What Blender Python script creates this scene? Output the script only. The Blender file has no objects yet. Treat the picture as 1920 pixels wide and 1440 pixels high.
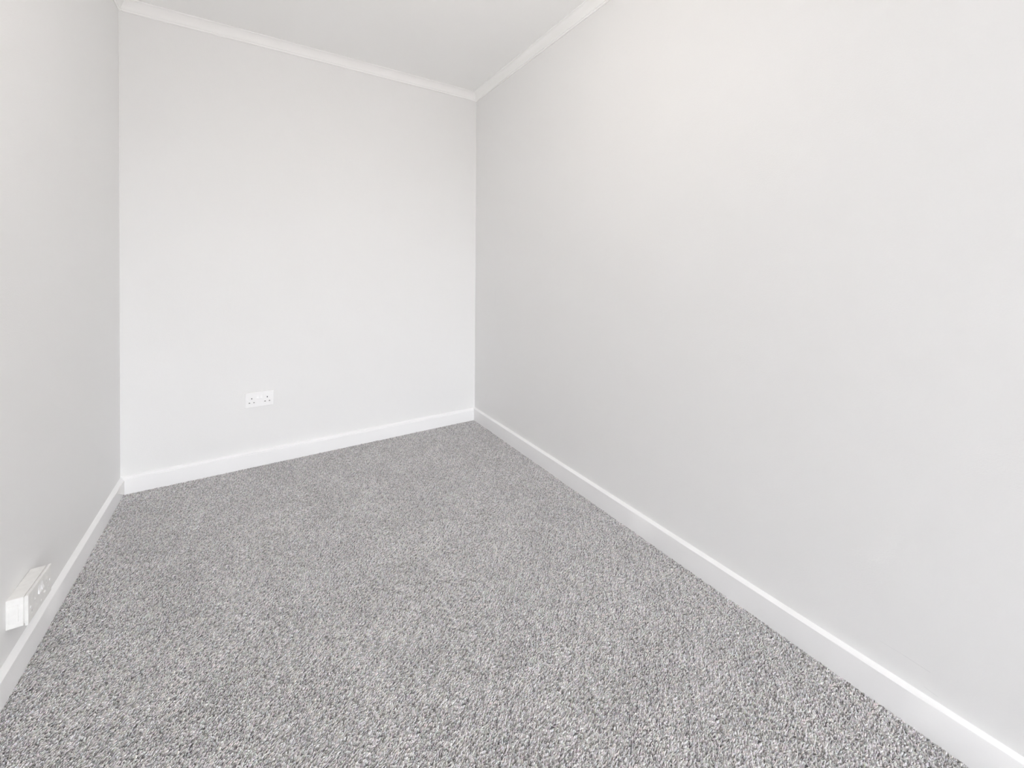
import bpy, bmesh, math, random
import numpy as np
from mathutils import Vector, Matrix, noise as mnoise

random.seed(7)
rng = np.random.default_rng(7)
sc = bpy.context.scene
COL = sc.collection

# ------------------------------------------------------------------ camera
F_PX, CX_PX, CY_PX = 752.84, 952.36, 514.06
PITCH, ROLL, YAW = -0.01044, 0.0064, 0.5579
CAM = Vector((-1.371, -2.6522, 1.1069))
d0 = Vector((math.sin(YAW), math.cos(YAW), 0)); r0 = Vector((math.cos(YAW), -math.sin(YAW), 0)); u0 = Vector((0, 0, 1))
d = d0*math.cos(PITCH) + u0*math.sin(PITCH); u2 = -d0*math.sin(PITCH) + u0*math.cos(PITCH)
r = r0*math.cos(ROLL) + u2*math.sin(ROLL); u = -r0*math.sin(ROLL) + u2*math.cos(ROLL)
cd = bpy.data.cameras.new('camera')
cam = bpy.data.objects.new('camera', cd)
COL.objects.link(cam)
M = Matrix((r, u, -d)).transposed().to_4x4(); M.translation = CAM
cam.matrix_world = M
cd.sensor_fit = 'HORIZONTAL'; cd.sensor_width = 36.0
cd.lens = 36.0*F_PX/1920
cd.shift_x = (960-CX_PX)/1920
cd.shift_y = -(720-CY_PX)/1920
cd.clip_start = 0.02
sc.camera = cam

# ------------------------------------------------------------------ view, world, lights
sc.view_settings.view_transform = 'Standard'
sc.view_settings.look = 'None'
sc.view_settings.gamma = 1.0
sc.view_settings.use_curve_mapping = False
sc.view_settings.exposure = 0.06
sc.cycles.max_bounces = 20
sc.cycles.diffuse_bounces = 16
sc.cycles.glossy_bounces = 4
sc.cycles.adaptive_threshold = 0.08
sc.cycles.sample_clamp_indirect = 8.0

SKY_STRENGTH = 18.4
w = bpy.data.worlds.new('overcast_sky'); sc.world = w
w.use_nodes = True
nt = w.node_tree; nt.nodes.clear()
out = nt.nodes.new('ShaderNodeOutputWorld'); bg = nt.nodes.new('ShaderNodeBackground')
tc = nt.nodes.new('ShaderNodeTexCoord'); sep = nt.nodes.new('ShaderNodeSeparateXYZ'); cr = nt.nodes.new('ShaderNodeValToRGB')
mr = nt.nodes.new('ShaderNodeMapRange'); mr.inputs['From Min'].default_value = -1; mr.inputs['From Max'].default_value = 1
nt.links.new(tc.outputs['Generated'], sep.inputs[0]); nt.links.new(sep.outputs['Z'], mr.inputs['Value'])
nt.links.new(mr.outputs[0], cr.inputs[0]); nt.links.new(cr.outputs[0], bg.inputs[0]); nt.links.new(bg.outputs[0], out.inputs[0])
e = cr.color_ramp.elements
e[0].position = 0.0; e[0].color = (.165, .155, .14, 1)
e[1].position = 1.0; e[1].color = (.80, .88, 1.0, 1)
for pos, c in ((.48, (.18, .165, .15, 1)), (.54, (.95, .97, 1.0, 1))):
    k = cr.color_ramp.elements.new(pos); k.color = c
bg.inputs[1].default_value = SKY_STRENGTH

# room constants (metres): right wall x=0, back wall y=0, floor z=0
H = 2.4
YF = -6.4                       # wall behind the camera
XL0 = -1.9397; SL = -0.00989    # left wall x = XL0 + SL*y
def xl(y): return XL0 + SL*y
WIN = (-1.75, -0.15, 0.20, 2.20)

ld = bpy.data.lights.new('window_daylight', 'AREA'); ld.shape = 'RECTANGLE'
ld.size = WIN[1]-WIN[0]; ld.size_y = WIN[3]-WIN[2]
ld.cycles.is_portal = True
lo = bpy.data.objects.new('window_daylight', ld); COL.objects.link(lo)
lo.location = ((WIN[0]+WIN[1])/2, YF-0.14, (WIN[2]+WIN[3])/2); lo.rotation_euler = (math.radians(90), 0, 0)

# ceiling lamp over the near end of the room
LAMP = (-1.00, -1.65, 2.00)
pl = bpy.data.lights.new('ceiling_lamp', 'POINT'); pl.energy = 7.4; pl.color = (1.0, .92, .83); pl.shadow_soft_size = .10
po = bpy.data.objects.new('ceiling_lamp', pl); COL.objects.link(po); po.location = LAMP

# ------------------------------------------------------------------ materials
def new_mat(name):
    m = bpy.data.materials.new(name); m.use_nodes = True
    return m, m.node_tree, m.node_tree.nodes['Principled BSDF']

def painted(name, col, rough=.5, bump=.0, scale=300, var=.0, vscale=2.0, spec=.4):
    m, t, b = new_mat(name)
    b.inputs['Roughness'].default_value = rough
    b.inputs['Specular IOR Level'].default_value = spec
    g = t.nodes.new('ShaderNodeNewGeometry')
    n = t.nodes.new('ShaderNodeTexNoise'); n.inputs['Scale'].default_value = vscale; n.inputs['Detail'].default_value = 3
    t.links.new(g.outputs['Position'], n.inputs['Vector'])
    mx = t.nodes.new('ShaderNodeMix'); mx.data_type = 'RGBA'
    mx.inputs[6].default_value = tuple(c*(1-var) for c in col)+(1,)
    mx.inputs[7].default_value = tuple(min(1, c*(1+var)) for c in col)+(1,)
    t.links.new(n.outputs['Fac'], mx.inputs[0])
    t.links.new(mx.outputs[2], b.inputs['Base Color'])
    if bump:
        n2 = t.nodes.new('ShaderNodeTexNoise'); n2.inputs['Scale'].default_value = scale; n2.inputs['Detail'].default_value = 2
        t.links.new(g.outputs['Position'], n2.inputs['Vector'])
        n3 = t.nodes.new('ShaderNodeTexNoise'); n3.inputs['Scale'].default_value = 9; n3.inputs['Detail'].default_value = 2
        t.links.new(g.outputs['Position'], n3.inputs['Vector'])
        ad = t.nodes.new('ShaderNodeMath'); ad.operation = 'MULTIPLY_ADD'; ad.inputs[1].default_value = 4.0
        t.links.new(n3.outputs['Fac'], ad.inputs[0]); t.links.new(n2.outputs['Fac'], ad.inputs[2])
        bp = t.nodes.new('ShaderNodeBump'); bp.inputs['Strength'].default_value = bump; bp.inputs['Distance'].default_value = .0008
        t.links.new(ad.outputs[0], bp.inputs['Height']); t.links.new(bp.outputs[0], b.inputs['Normal'])
    return m

WALLC = (.850, .850, .848)
m_wall = painted('grey_wall_paint', WALLC, .6, .35, 260, .012)
m_wall_r = painted('grey_wall_paint_scuffed', WALLC, .6, .35, 260, .012)
m_ceil = painted('white_ceiling_paint', (.955, .955, .95), .75, .25, 200, .01)
m_gloss = painted('white_gloss_paint', (.925, .925, .928), .5, .25, 120, .015, 6)
m_cornice = painted('white_cornice_paint', (.95, .95, .945), .6, .3, 200, .015, 6)
m_plastic = painted('white_plastic', (.945, .945, .95), .3)
m_shutter = painted('grey_plastic_shutter', (.05, .05, .052), .5)
m_grubby = painted('paint_smeared_plastic', (.85, .845, .83), .45, .6, 90, .07, 70)
m_upvc = painted('white_window_plastic', (.85, .85, .85), .3)
m_back = painted('carpet_backing', (.24, .23, .23), .9, .2, 300, .05, 8)
m_outer = painted('sill_stone', (.5, .48, .45), .8)
m_white_matt = painted('white_matt', (.96, .955, .945), .6, .5, 90, .02)

def scuff(mat, segs):
    """fine scratches: darkens the paint along short segments given as (y0,z0,y1,z1,width)"""
    t = mat.node_tree; b = t.nodes['Principled BSDF']
    src = b.inputs['Base Color'].links[0].from_socket
    g = t.nodes.new('ShaderNodeNewGeometry'); s = t.nodes.new('ShaderNodeSeparateXYZ'); t.links.new(g.outputs['Position'], s.inputs[0])
    def mth(op, a, b_=None):
        n = t.nodes.new('ShaderNodeMath'); n.operation = op
        for i, v in enumerate((a, b_)):
            if v is None: continue
            if isinstance(v, (int, float)): n.inputs[i].default_value = v
            else: t.links.new(v, n.inputs[i])
        return n.outputs[0]
    tot = None
    for y0, z0, y1, z1, wd, dk in segs:
        L = math.hypot(y1-y0, z1-z0); ay, az = (y1-y0)/L, (z1-z0)/L
        py = mth('SUBTRACT', s.outputs['Y'], y0); pz = mth('SUBTRACT', s.outputs['Z'], z0)
        al = mth('ADD', mth('MULTIPLY', py, ay), mth('MULTIPLY', pz, az))
        ac = mth('ABSOLUTE', mth('ADD', mth('MULTIPLY', py, -az), mth('MULTIPLY', pz, ay)))
        # slight bow along the length
        f = mth('MULTIPLY', mth('LESS_THAN', ac, wd), mth('MULTIPLY', mth('GREATER_THAN', al, 0), mth('LESS_THAN', al, L)))
        f = mth('MULTIPLY', f, dk)
        tot = f if tot is None else mth('MAXIMUM', tot, f)
    mx = t.nodes.new('ShaderNodeMix'); mx.data_type = 'RGBA'
    t.links.new(tot, mx.inputs[0]); t.links.new(src, mx.inputs[6]); mx.inputs[7].default_value = (.42, .42, .44, 1)
    t.links.new(mx.outputs[2], b.inputs['Base Color'])
scuff(m_wall_r, [(-2.290, .150, -2.335, .150, .0005, .15), (-2.335, .150, -2.383, .1465, .0005, .28),
                 (-2.372, .1035, -2.396, .0995, .0005, .2), (-.29, .86, -.30, 1.0, .0012, .08)])

# carpet yarn: colour carried by each tuft
m_yarn, t, b = new_mat('carpet_yarn')
at = t.nodes.new('ShaderNodeAttribute'); at.attribute_type = 'GEOMETRY'; at.attribute_name = 'yarn'
g = t.nodes.new('ShaderNodeNewGeometry'); acc = None
for sc_, am, se in ((6., .26, 0), (19., .28, 3), (50., .22, 7)):      # brushed and trodden nap, its mottled shading put into the yarn colour
    n_ = t.nodes.new('ShaderNodeTexNoise'); n_.inputs['Scale'].default_value = sc_; n_.inputs['Detail'].default_value = 2
    o3 = t.nodes.new('ShaderNodeVectorMath'); o3.operation = 'ADD'; o3.inputs[1].default_value = (se, se*2, 0)
    t.links.new(g.outputs['Position'], o3.inputs[0]); t.links.new(o3.outputs[0], n_.inputs['Vector'])
    m_ = t.nodes.new('ShaderNodeMath'); m_.operation = 'MULTIPLY_ADD'; m_.inputs[1].default_value = am
    t.links.new(n_.outputs['Fac'], m_.inputs[0])
    if acc is None: m_.inputs[2].default_value = 1-.38
    else: t.links.new(acc, m_.inputs[2])
    acc = m_.outputs[0]
vm = t.nodes.new('ShaderNodeVectorMath'); vm.operation = 'SCALE'
t.links.new(at.outputs['Color'], vm.inputs[0]); t.links.new(acc, vm.inputs['Scale'])
t.links.new(vm.outputs[0], b.inputs['Base Color'])
b.inputs['Roughness'].default_value = .85; b.inputs['Specular IOR Level'].default_value = .15

m_glass = bpy.data.materials.new('window_glass'); m_glass.use_nodes = True
t = m_glass.node_tree; t.nodes.clear()
o_ = t.nodes.new('ShaderNodeOutputMaterial'); mix = t.nodes.new('ShaderNodeMixShader'); tr = t.nodes.new('ShaderNodeBsdfTransparent'); gl = t.nodes.new('ShaderNodeBsdfGlossy')
gl.inputs['Roughness'].default_value = .02; mix.inputs[0].default_value = .06
t.links.new(tr.outputs[0], mix.inputs[1]); t.links.new(gl.outputs[0], mix.inputs[2]); t.links.new(mix.outputs[0], o_.inputs[0])

# ------------------------------------------------------------------ helpers
def obj(name, bm, mat, parent=None, smooth=False, angle=None):
    me = bpy.data.meshes.new(name)
    bmesh.ops.recalc_face_normals(bm, faces=bm.faces)
    bm.to_mesh(me); bm.free()
    me.materials.append(mat)
    if smooth or angle is not None:
        for p in me.polygons: p.use_smooth = True
        if angle is not None: me.set_sharp_from_angle(angle=math.radians(angle))
    o = bpy.data.objects.new(name, me); COL.objects.link(o)
    if parent: o.parent = parent
    return o

def struct(name, bm, mat, label, **k):
    o = obj(name, bm, mat, **k); o['kind'] = 'structure'; o['label'] = label
    return o

def box_bm(bm, lo_, hi):
    vs = [bm.verts.new((x, y, z)) for x in (lo_[0], hi[0]) for y in (lo_[1], hi[1]) for z in (lo_[2], hi[2])]
    for f in ((0, 1, 3, 2), (4, 6, 7, 5), (0, 4, 5, 1), (2, 3, 7, 6), (0, 2, 6, 4), (1, 5, 7, 3)):
        bm.faces.new([vs[i] for i in f])
    return vs

def bx(lo_, hi, bev=0, seg=2):
    bm = bmesh.new(); box_bm(bm, lo_, hi)
    if bev: bmesh.ops.bevel(bm, geom=bm.edges[:], offset=bev, segments=seg, profile=.7, affect='EDGES')
    return bm

def prism(pts, z0, z1):
    bm = bmesh.new()
    a = [bm.verts.new((x, y, z0)) for x, y in pts]; c = [bm.verts.new((x, y, z1)) for x, y in pts]
    bm.faces.new(a); bm.faces.new(c[::-1])
    n = len(pts)
    for i in range(n): bm.faces.new((a[i], a[(i+1) % n], c[(i+1) % n], c[i]))
    return bm

def sweep(profile, A, B, nrm, m0, m1, n=1, jit=0, seed=0):
    """profile (off, z) swept along floor line A->B; nrm points into the room; m0/m1 mitre factors at the ends"""
    A = Vector(A); B = Vector(B); dr = (B-A).normalized(); nrm = Vector(nrm)
    L = (B-A).length
    bm = bmesh.new(); rings = []
    for i in range(n+1):
        s = i/n; ring = []
        for k, (o_, z) in enumerate(profile):
            st = o_*m0; en = L-o_*m1
            al = st+(en-st)*s
            j = jit*mnoise.noise(Vector((al*9, k*.35+seed, seed))) + .5*jit*mnoise.noise(Vector((al*40, k*.5, seed)))
            jo = j if o_ > 0 else 0
            p = A+dr*al+nrm*(o_+jo)
            ring.append(bm.verts.new((p.x, p.y, z+j*.8)))
        rings.append(ring)
    m = len(profile)
    for i in range(n):
        for k in range(m):
            bm.faces.new((rings[i][k], rings[i][(k+1) % m], rings[i+1][(k+1) % m], rings[i+1][k]))
    bm.faces.new(rings[0]); bm.faces.new(rings[-1][::-1])
    return bm

# ------------------------------------------------------------------ setting
FZ = -0.009      # carpet backing level; the tips of the pile reach z = 0
T = .12
struct('floor', prism([(xl(0)-T, T), (T, T), (T, YF-T), (xl(YF)-T, YF-T)], FZ-.10, FZ), m_back, 'carpeted floor of the empty grey room')
floor = bpy.data.objects['floor']
struct('ceiling', prism([(xl(0)-T, T), (T, T), (T, YF-T), (xl(YF)-T, YF-T)], H, H+.1), m_ceil, 'plain white painted ceiling')
struct('wall_back', prism([(xl(0)-T, .0036), (xl(0), .0036), (0, 0), (T, 0), (T, T), (xl(0)-T, T)], FZ, H), m_wall, 'pale grey back wall with the flush double socket')
struct('wall_right', prism([(0, 0), (T, 0), (T, YF), (0, YF)], FZ, H), m_wall_r, 'long pale grey wall on the right with faint scuffs')
struct('wall_left', prism([(xl(0), .0036), (xl(0)-T, .0036), (xl(YF)-T, YF), (xl(YF), YF)], FZ, H), m_wall, 'pale grey wall on the left with the raised socket box')
bm = bmesh.new()
x0, x1, z0, z1 = WIN
xa, xb = xl(YF)-T, T
for l_, h_ in (((xa, YF-T, FZ), (x0, YF, H)), ((x1, YF-T, FZ), (xb, YF, H)), ((x0, YF-T, FZ), (x1, YF, z0)), ((x0, YF-T, z1), (x1, YF, H))):
    box_bm(bm, l_, h_)
struct('wall_front', bm, m_wall, 'grey wall behind the viewer around the window')

# window in the wall behind the camera
win = bpy.data.objects.new('window_1', None); COL.objects.link(win); win.location = ((x0+x1)/2, YF-.06, z0)
win['kind'] = 'structure'; win['label'] = 'white framed two-pane window behind the viewer'
def wpart(name, lo_, hi, mat, bev=.004):
    L = win.location
    return obj(name, bx([lo_[i]-L[i] for i in range(3)], [hi[i]-L[i] for i in range(3)], bev), mat, win, angle=40)
ya, yb = YF-.09, YF-.04
fw = .055
wpart('frame_rail', (x0, ya, z0), (x1, yb, z0+fw), m_upvc); wpart('frame_rail', (x0, ya, z1-fw), (x1, yb, z1), m_upvc)
wpart('frame_stile', (x0, ya, z0+fw), (x0+fw, yb, z1-fw), m_upvc); wpart('frame_stile', (x1-fw, ya, z0+fw), (x1, yb, z1-fw), m_upvc)
xm = (x0+x1)/2
wpart('mullion', (xm-.03, ya, z0+fw), (xm+.03, yb, z1-fw), m_upvc)
wpart('pane', (x0+fw, YF-.068, z0+fw), (xm-.03, YF-.064, z1-fw), m_glass, 0)
wpart('pane', (xm+.03, YF-.068, z0+fw), (x1-fw, YF-.064, z1-fw), m_glass, 0)
wpart('window_sill', (x0-.03, YF-.04, z0-.025), (x1+.03, YF+.06, z0), m_gloss)

# skirting boards (baseboards): face, small quirk and a sloped top
def skirt(h, hf, tk):
    return [(0, FZ), (tk-.001, FZ), (tk, .002), (tk, hf-.0015), (tk-.0012, hf), (tk*.45, hf+(h-hf)*.55), (.0025, h-.0008), (0, h)]
bback = [(0, FZ), (.0155, FZ), (.0164, .002), (.0164, .0700), (.0150, .0712), (.0138, .0722), (.0138, .0738), (.0150, .0745), (.0145, .0775), (.0105, .0815), (.004, .0845), (0, .0850)]
SK = m_gloss
nl = Vector((1, -SL, 0)).normalized()
struct('baseboard_back', sweep(bback, (xl(0), .0036, 0), (0, 0, 0), (0, -1, 0), 1, 1, 60, .0006, 1), SK, 'white skirting board along the foot of the back wall', angle=35)
struct('baseboard_right', sweep(skirt(.0869, .0805, .0149), (0, 0, 0), (0, YF, 0), (-1, 0, 0), 1, 0, 110, .0007, 2), SK, 'long white skirting board along the right wall', angle=30)
struct('baseboard_left', sweep(skirt(.0790, .0700, .0150), (xl(0), .0036, 0), (xl(YF), YF, 0), nl, 1, 0, 120, .0007, 3), SK, 'white skirting board along the left wall below the raised socket', angle=30)
# sloping wedge, whiter than the board, on the left skirting in the corner
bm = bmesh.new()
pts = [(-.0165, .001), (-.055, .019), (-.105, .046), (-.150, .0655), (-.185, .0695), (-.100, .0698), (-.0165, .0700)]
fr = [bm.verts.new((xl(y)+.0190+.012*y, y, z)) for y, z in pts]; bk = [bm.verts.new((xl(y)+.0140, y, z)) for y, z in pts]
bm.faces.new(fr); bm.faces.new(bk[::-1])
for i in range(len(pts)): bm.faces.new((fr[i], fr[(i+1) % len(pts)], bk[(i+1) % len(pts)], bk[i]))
o = obj('corner_wedge', bm, m_white_matt, bpy.data.objects['baseboard_left']); o['label'] = 'tapered white piece in the corner'

# cornices: small bead at the foot, shallow cove, thin fillet at the ceiling
def cornice(drop, pr):
    P = [(0, H-drop), (.0055, H-drop-.0004), (.0078, H-drop+.0022), (.0078, H-drop+.0052), (.0066, H-drop+.0072), (.0066, H-drop+.0092), (.0090, H-drop+.0102), (.0104, H-drop+.0125)]
    for i in range(1, 8):
        a = i/8*math.pi/2
        ex = pr-.004-.0104; ez = drop-.0125-.005
        P.append((.0104+ex*(1-math.cos(a))*.55+ex*(i/8)*.45, H-drop+.0125+ez*math.sin(a)*.55+ez*(i/8)*.45))
    P += [(pr-.004, H-.005), (pr-.0008, H-.0045), (pr, H-.003), (pr, H), (0, H)]
    return P
struct('trim_1', sweep(cornice(.0545, .0375), (xl(0), .0036, 0), (0, 0, 0), (0, -1, 0), 1, 1, 90, .0007, 4), m_cornice, 'white cornice moulding where back wall meets ceiling', angle=30)
struct('trim_2', sweep(cornice(.0560, .0380), (0, 0, 0), (0, YF, 0), (-1, 0, 0), 1, 1, 160, .0007, 5), m_cornice, 'white cornice moulding along the top of the right wall', angle=30)
struct('trim_3', sweep(cornice(.0550, .0375), (xl(0), .0036, 0), (xl(YF), YF, 0), nl, 1, 1, 170, .0013, 6), m_cornice, 'white cornice moulding along the top of the left wall', angle=30)

# ------------------------------------------------------------------ carpet pile (real tufts, in small instanced squares)
TILE = .040; NT = 14                      # a square of 14 x 14 tufts
NAP = 0.0                                 # compass direction the nap lies towards (0 = the right wall)
LEVELS, SEEDS = 6, 6

def tile_mesh(level, seed):
    g = np.random.default_rng(1000+level*50+seed)
    s = TILE/NT; n = 5; prof = ((0, .6, 0.0), (.45, 1.0, .22), (.86, .80, .75))
    V = []; Fc = []; C_ = []
    lv = (level-(LEVELS-1)/2)/((LEVELS-1)/2)       # -1 upright ... +1 laid over
    for i in range(NT):
        for j in range(NT):
            cx = (i+.5+(j % 2)*.5+g.uniform(-.42, .42))*s; cy = (j+.5+g.uniform(-.42, .42))*s
            tilt = float(np.clip(g.normal(.76, .22)+.32*lv, 0, 1.3)); az = NAP+g.normal(0, .6)
            w_ = .00185*g.uniform(.8, 1.25); h_ = .0100*g.uniform(.78, 1.12)*(1+.05*lv)
            rm = Matrix.Rotation(az, 3, 'Z') @ Matrix.Rotation(tilt, 3, 'Y'); bend = g.choice((.2, .6, 1.0)); ph = g.uniform(0, 6.28)
            base = len(V)
            for z, rr, bz in prof:
                for k in range(n):
                    a_ = ph+2*math.pi*k/n+z*1.4
                    q = rm @ Vector(((bend*bz+rr*math.cos(a_))*w_, rr*math.sin(a_)*.85*w_, z*h_))
                    V.append((q.x+cx, q.y+cy, q.z))
            q = rm @ Vector((bend*w_, 0, h_)); V.append((q.x+cx, q.y+cy, q.z))
            for r_ in range(2):
                for k in range(n):
                    Fc.append((base+r_*n+k, base+r_*n+(k+1) % n, base+(r_+1)*n+(k+1) % n, base+(r_+1)*n+k))
            for k in range(n): Fc.append((base+2*n+k, base+2*n+(k+1) % n, base+3*n))
            v = .675+.36*(g.random()-.5)
            if g.random() < .17: v *= .50
            elif g.random() < .17: v *= 1.24
            c = np.clip(v*(np.array([1.010, .990, .994])+g.normal(0, 1, 3)*.030), .04, .93)
            C_ += [(c[0], c[1], c[2], 1.0)]*(3*n+1)
    me = bpy.data.meshes.new('tuft_square'); me.from_pydata(V, [], Fc)
    a_ = me.attributes.new('yarn', 'FLOAT_COLOR', 'POINT'); a_.data.foreach_set('color', np.array(C_, dtype=np.float32).ravel())
    me.materials.append(m_yarn)
    me.polygons.foreach_set('use_smooth', np.ones(len(Fc), dtype=bool))
    return me

def value_noise(x, y, cell, seed):
    """smooth value noise on a grid"""
    g = np.random.default_rng(seed).random((256, 256))
    u_ = x/cell+100; v_ = y/cell+100
    i = np.floor(u_).astype(int); j = np.floor(v_).astype(int); fu = u_-i; fv = v_-j
    fu = fu*fu*(3-2*fu); fv = fv*fv*(3-2*fv); i %= 255; j %= 255
    return (g[i, j]*(1-fu)+g[i+1, j]*fu)*(1-fv)+(g[i, j+1]*(1-fu)+g[i+1, j+1]*fu)*fv

xs = np.arange(-1.96, -.02, TILE); ys = np.arange(YF, -.02, TILE)
X, Y = [q.ravel() for q in np.meshgrid(xs, ys, indexing='ij')]
keep = (Y < -.02); X, Y = X[keep], Y[keep]
N = X.size
big = value_noise(X, Y, .17, 1)*.5+value_noise(X, Y, .07, 2)*.5
lev = np.clip(np.round((big-.5)*2.6*(LEVELS-1)/2+(LEVELS-1)/2+rng.normal(0, .35, N)), 0, LEVELS-1).astype(int)
pick = lev*SEEDS+rng.integers(0, SEEDS, N)
me = bpy.data.meshes.new('carpet_pile')
me.vertices.add(N); me.vertices.foreach_set('co', np.stack([X, Y, np.full(N, FZ-.0003)], 1).ravel())
a = me.attributes.new('pick', 'INT', 'POINT'); a.data.foreach_set('value', pick.astype(np.int32))
pile = bpy.data.objects.new('carpet_pile', me); COL.objects.link(pile); pile.parent = floor
pile['kind'] = 'stuff'; pile['label'] = 'short speckled grey twist carpet pile'
me.materials.append(m_yarn)

ng = bpy.data.node_groups.new('pile_tufts', 'GeometryNodeTree')
ng.interface.new_socket('Geometry', in_out='INPUT', socket_type='NodeSocketGeometry')
ng.interface.new_socket('Geometry', in_out='OUTPUT', socket_type='NodeSocketGeometry')
gi = ng.nodes.new('NodeGroupInput'); go = ng.nodes.new('NodeGroupOutput')
iop = ng.nodes.new('GeometryNodeInstanceOnPoints'); ng.links.new(gi.outputs[0], iop.inputs['Points'])
joinn = ng.nodes.new('GeometryNodeGeometryToInstance')
infos = []
for lv_ in range(LEVELS):
    for sd_ in range(SEEDS):
        to = bpy.data.objects.new('tuft_source', tile_mesh(lv_, sd_))
        oi = ng.nodes.new('GeometryNodeObjectInfo'); oi.inputs['Object'].default_value = to; oi.inputs['As Instance'].default_value = False
        infos.append(oi)
for oi in reversed(infos): ng.links.new(oi.outputs['Geometry'], joinn.inputs[0])
ng.links.new(joinn.outputs[0], iop.inputs['Instance'])
iop.inputs['Pick Instance'].default_value = True
na = ng.nodes.new('GeometryNodeInputNamedAttribute'); na.data_type = 'INT'; na.inputs['Name'].default_value = 'pick'
ng.links.new(na.outputs[0], iop.inputs['Instance Index'])
ng.links.new(iop.outputs[0], go.inputs[0])
md = pile.modifiers.new('pile_tufts', 'NODES'); md.node_group = ng

# ------------------------------------------------------------------ sockets
def cut(target, cutters):
    """cut holes into target with boolean boxes; everything baked into the mesh"""
    bm = bmesh.new()
    for l_, h_ in cutters: box_bm(bm, l_, h_)
    bmesh.ops.recalc_face_normals(bm, faces=bm.faces)
    cm = bpy.data.meshes.new('cut'); bm.to_mesh(cm); bm.free()
    co_ = bpy.data.objects.new('cut', cm); COL.objects.link(co_)
    md_ = target.modifiers.new('b', 'BOOLEAN'); md_.object = co_; md_.operation = 'DIFFERENCE'; md_.solver = 'EXACT'
    bpy.context.view_layer.update()
    dg = bpy.context.evaluated_depsgraph_get()
    nm = bpy.data.meshes.new_from_object(target.evaluated_get(dg))
    target.modifiers.clear(); old = target.data; target.data = nm; nm.name = old.name
    for p in nm.polygons: p.use_smooth = True
    nm.set_sharp_from_angle(angle=math.radians(35))
    bpy.data.objects.remove(co_); bpy.data.meshes.remove(cm)

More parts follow.
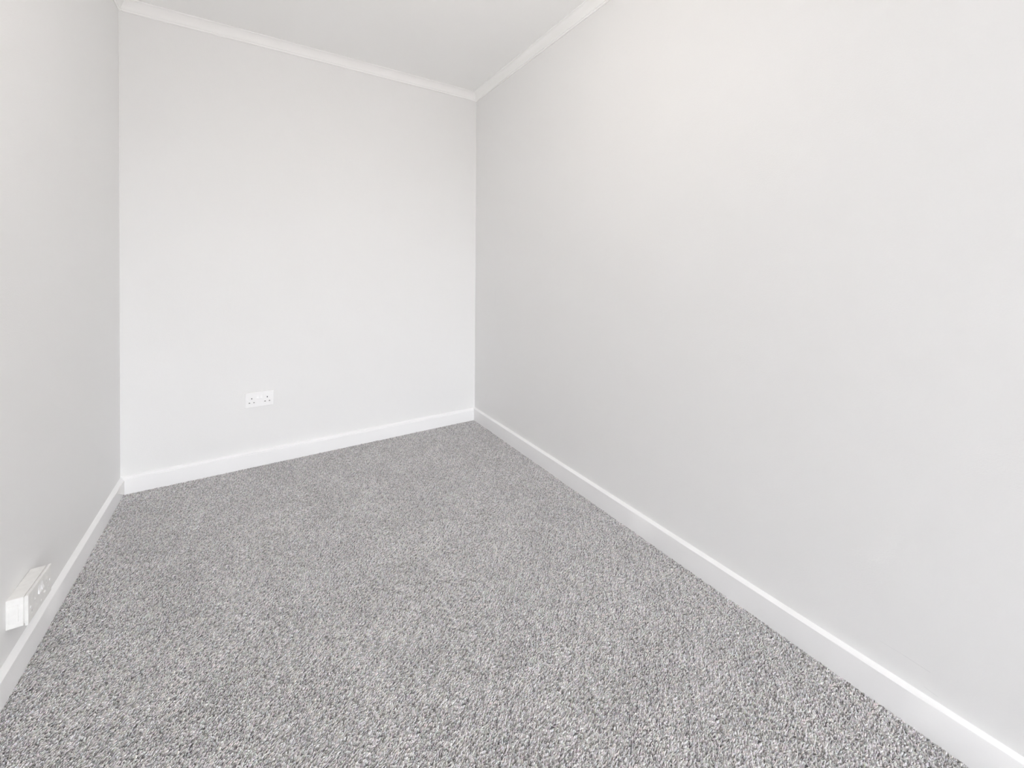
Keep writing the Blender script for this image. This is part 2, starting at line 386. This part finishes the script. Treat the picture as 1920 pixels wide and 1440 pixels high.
def make_socket(loc, rotz, label, W_, H_, deep, plate_mat):
    """local frame: x along the wall, -y into the room, origin at the wall, centre of the plate"""
    root = bpy.data.objects.new('double_socket', None); COL.objects.link(root)
    root.location = loc; root.rotation_euler = (0, 0, rotz)
    root['label'] = label; root['category'] = 'socket'
    y_w = -deep
    if deep:
        p = obj('pattress_box', bx((-W_/2+.001, -deep, -H_/2+.001), (W_/2-.001, 0, H_/2-.001), .003, 3), plate_mat, root, angle=40)
        # knock-out panel moulded in the end of the box
        bm = bx((-W_/2-.0004, -deep+.009, -H_/2+.016), (-W_/2+.003, -.007, H_/2-.018), .0006, 1)
        obj('knockout_panel', bm, plate_mat, p, angle=40)
        for (xx, zz, s) in ((.022, -.012, .004), (-.030, .004, .003), (-.05, -.02, .0035), (.040, .016, .0025), (.004, -.024, .003)):
            bm = bmesh.new()
            bmesh.ops.create_icosphere(bm, subdivisions=2, radius=s, matrix=Matrix.Translation((xx, y_w-.0089, zz)) @ Matrix.Diagonal((1, .35, .8, 1)))
            obj('paint_spot', bm, m_white_matt, root, smooth=True)
    pl_t = .0092
    bm = bx((-W_/2, y_w-pl_t, -H_/2), (W_/2, y_w-.0022, H_/2), .0034, 4)
    fp = obj('faceplate', bm, plate_mat, root, angle=35)
    obj('backing_rim', bx((-W_/2+.005, y_w-.0030, -H_/2+.005), (W_/2-.005, y_w+.0002, H_/2-.005)), plate_mat, root)
    k = W_/.146
    gx = .0372; cuts = []
    for s in (-1, 1):
        cx_ = s*gx
        cuts.append(((cx_-.0021, y_w-pl_t-.01, .0040), (cx_+.0021, y_w-pl_t+.0035, .0120)))
        for q in (-1, 1):
            cuts.append(((cx_+q*.0106-.0034, y_w-pl_t-.01, -.0170), (cx_+q*.0106+.0034, y_w-pl_t+.0035, -.0128)))
        cuts.append(((s*.0085-.0062, y_w-pl_t-.01, .0040), (s*.0085+.0062, y_w-pl_t+.003, .0270)))    # switch well
    fp.parent = None; cut(fp, cuts); fp.parent = root
    for s in (-1, 1):
        cx_ = s*gx
        obj('shutter', bx((cx_-.0024, y_w-pl_t+.0026, .0037), (cx_+.0024, y_w-pl_t+.0030, .0123)), m_shutter, fp)
        for q in (-1, 1):
            obj('shutter', bx((cx_+q*.0106-.0037, y_w-pl_t+.0026, -.0173), (cx_+q*.0106+.0037, y_w-pl_t+.0030, -.0125)), m_shutter, fp)
        # rocker switch, pressed at the top
        bm = bmesh.new()
        xa_, xb_ = s*.0085-.0058, s*.0085+.0058
        prof = [(.0044, y_w-pl_t+.0028), (.0044, y_w-pl_t-.0030), (.0070, y_w-pl_t-.0034), (.0150, y_w-pl_t-.0008), (.0266, y_w-pl_t+.0004), (.0266, y_w-pl_t+.0028)]
        A_ = [bm.verts.new((xa_, yy, zz)) for zz, yy in prof]; B_ = [bm.verts.new((xb_, yy, zz)) for zz, yy in prof]
        bm.faces.new(A_); bm.faces.new(B_[::-1])
        for i in range(len(prof)): bm.faces.new((A_[i], A_[(i+1) % 6], B_[(i+1) % 6], B_[i]))
        obj('rocker_switch', bm, m_plastic, root)
        # screw with cap
        bm = bmesh.new()
        bmesh.ops.create_cone(bm, cap_ends=True, segments=20, radius1=.0034, radius2=.0030, depth=.0012,
                              matrix=Matrix.Translation((s*.0602*k*1.0, y_w-pl_t-.0003, 0)) @ Matrix.Rotation(math.radians(90), 4, 'X'))
        obj('screw', bm, m_plastic, root, angle=40)
    return root

make_socket((-1.3606, .0026, .3712), 0, 'white double wall socket mounted flush on the back wall', .1370, .0820, 0, m_plastic)
yc = -1.012
make_socket((xl(yc), yc, .1935), math.atan2(1, SL*-1)+0, 'paint-smeared double socket on a deep box on the left wall above the skirting', .1370, .0800, .0330, m_grubby)

# ------------------------------------------------------------------ pendant lamp (above the frame)
m_cord = painted('white_flex', (.8, .8, .8), .5)
m_bulb = bpy.data.materials.new('opal_glass'); m_bulb.use_nodes = True
t = m_bulb.node_tree; t.nodes.clear()
o_ = t.nodes.new('ShaderNodeOutputMaterial'); ts = t.nodes.new('ShaderNodeBsdfTranslucent'); ts.inputs[0].default_value = (.95, .94, .92, 1)
t.links.new(ts.outputs[0], o_.inputs[0])
root = bpy.data.objects.new('pendant_lamp', None); COL.objects.link(root); root.location = (LAMP[0], LAMP[1], H)
root['label'] = 'small pendant lamp hanging from the ceiling above the viewer'; root['category'] = 'lamp'
def cyl(name, r1, r2, za, zb, mat, seg=24):
    bm = bmesh.new()
    bmesh.ops.create_cone(bm, cap_ends=True, segments=seg, radius1=r1, radius2=r2, depth=zb-za, matrix=Matrix.Translation((0, 0, (za+zb)/2)))
    return obj(name, bm, mat, root, angle=40)
cyl('ceiling_rose', .045, .030, -.022, 0, m_plastic)
cyl('cord', .003, .003, -(H-LAMP[2])+.09, -.02, m_cord, 10)
cyl('lamp_holder', .021, .017, -(H-LAMP[2])+.04, -(H-LAMP[2])+.095, m_plastic)
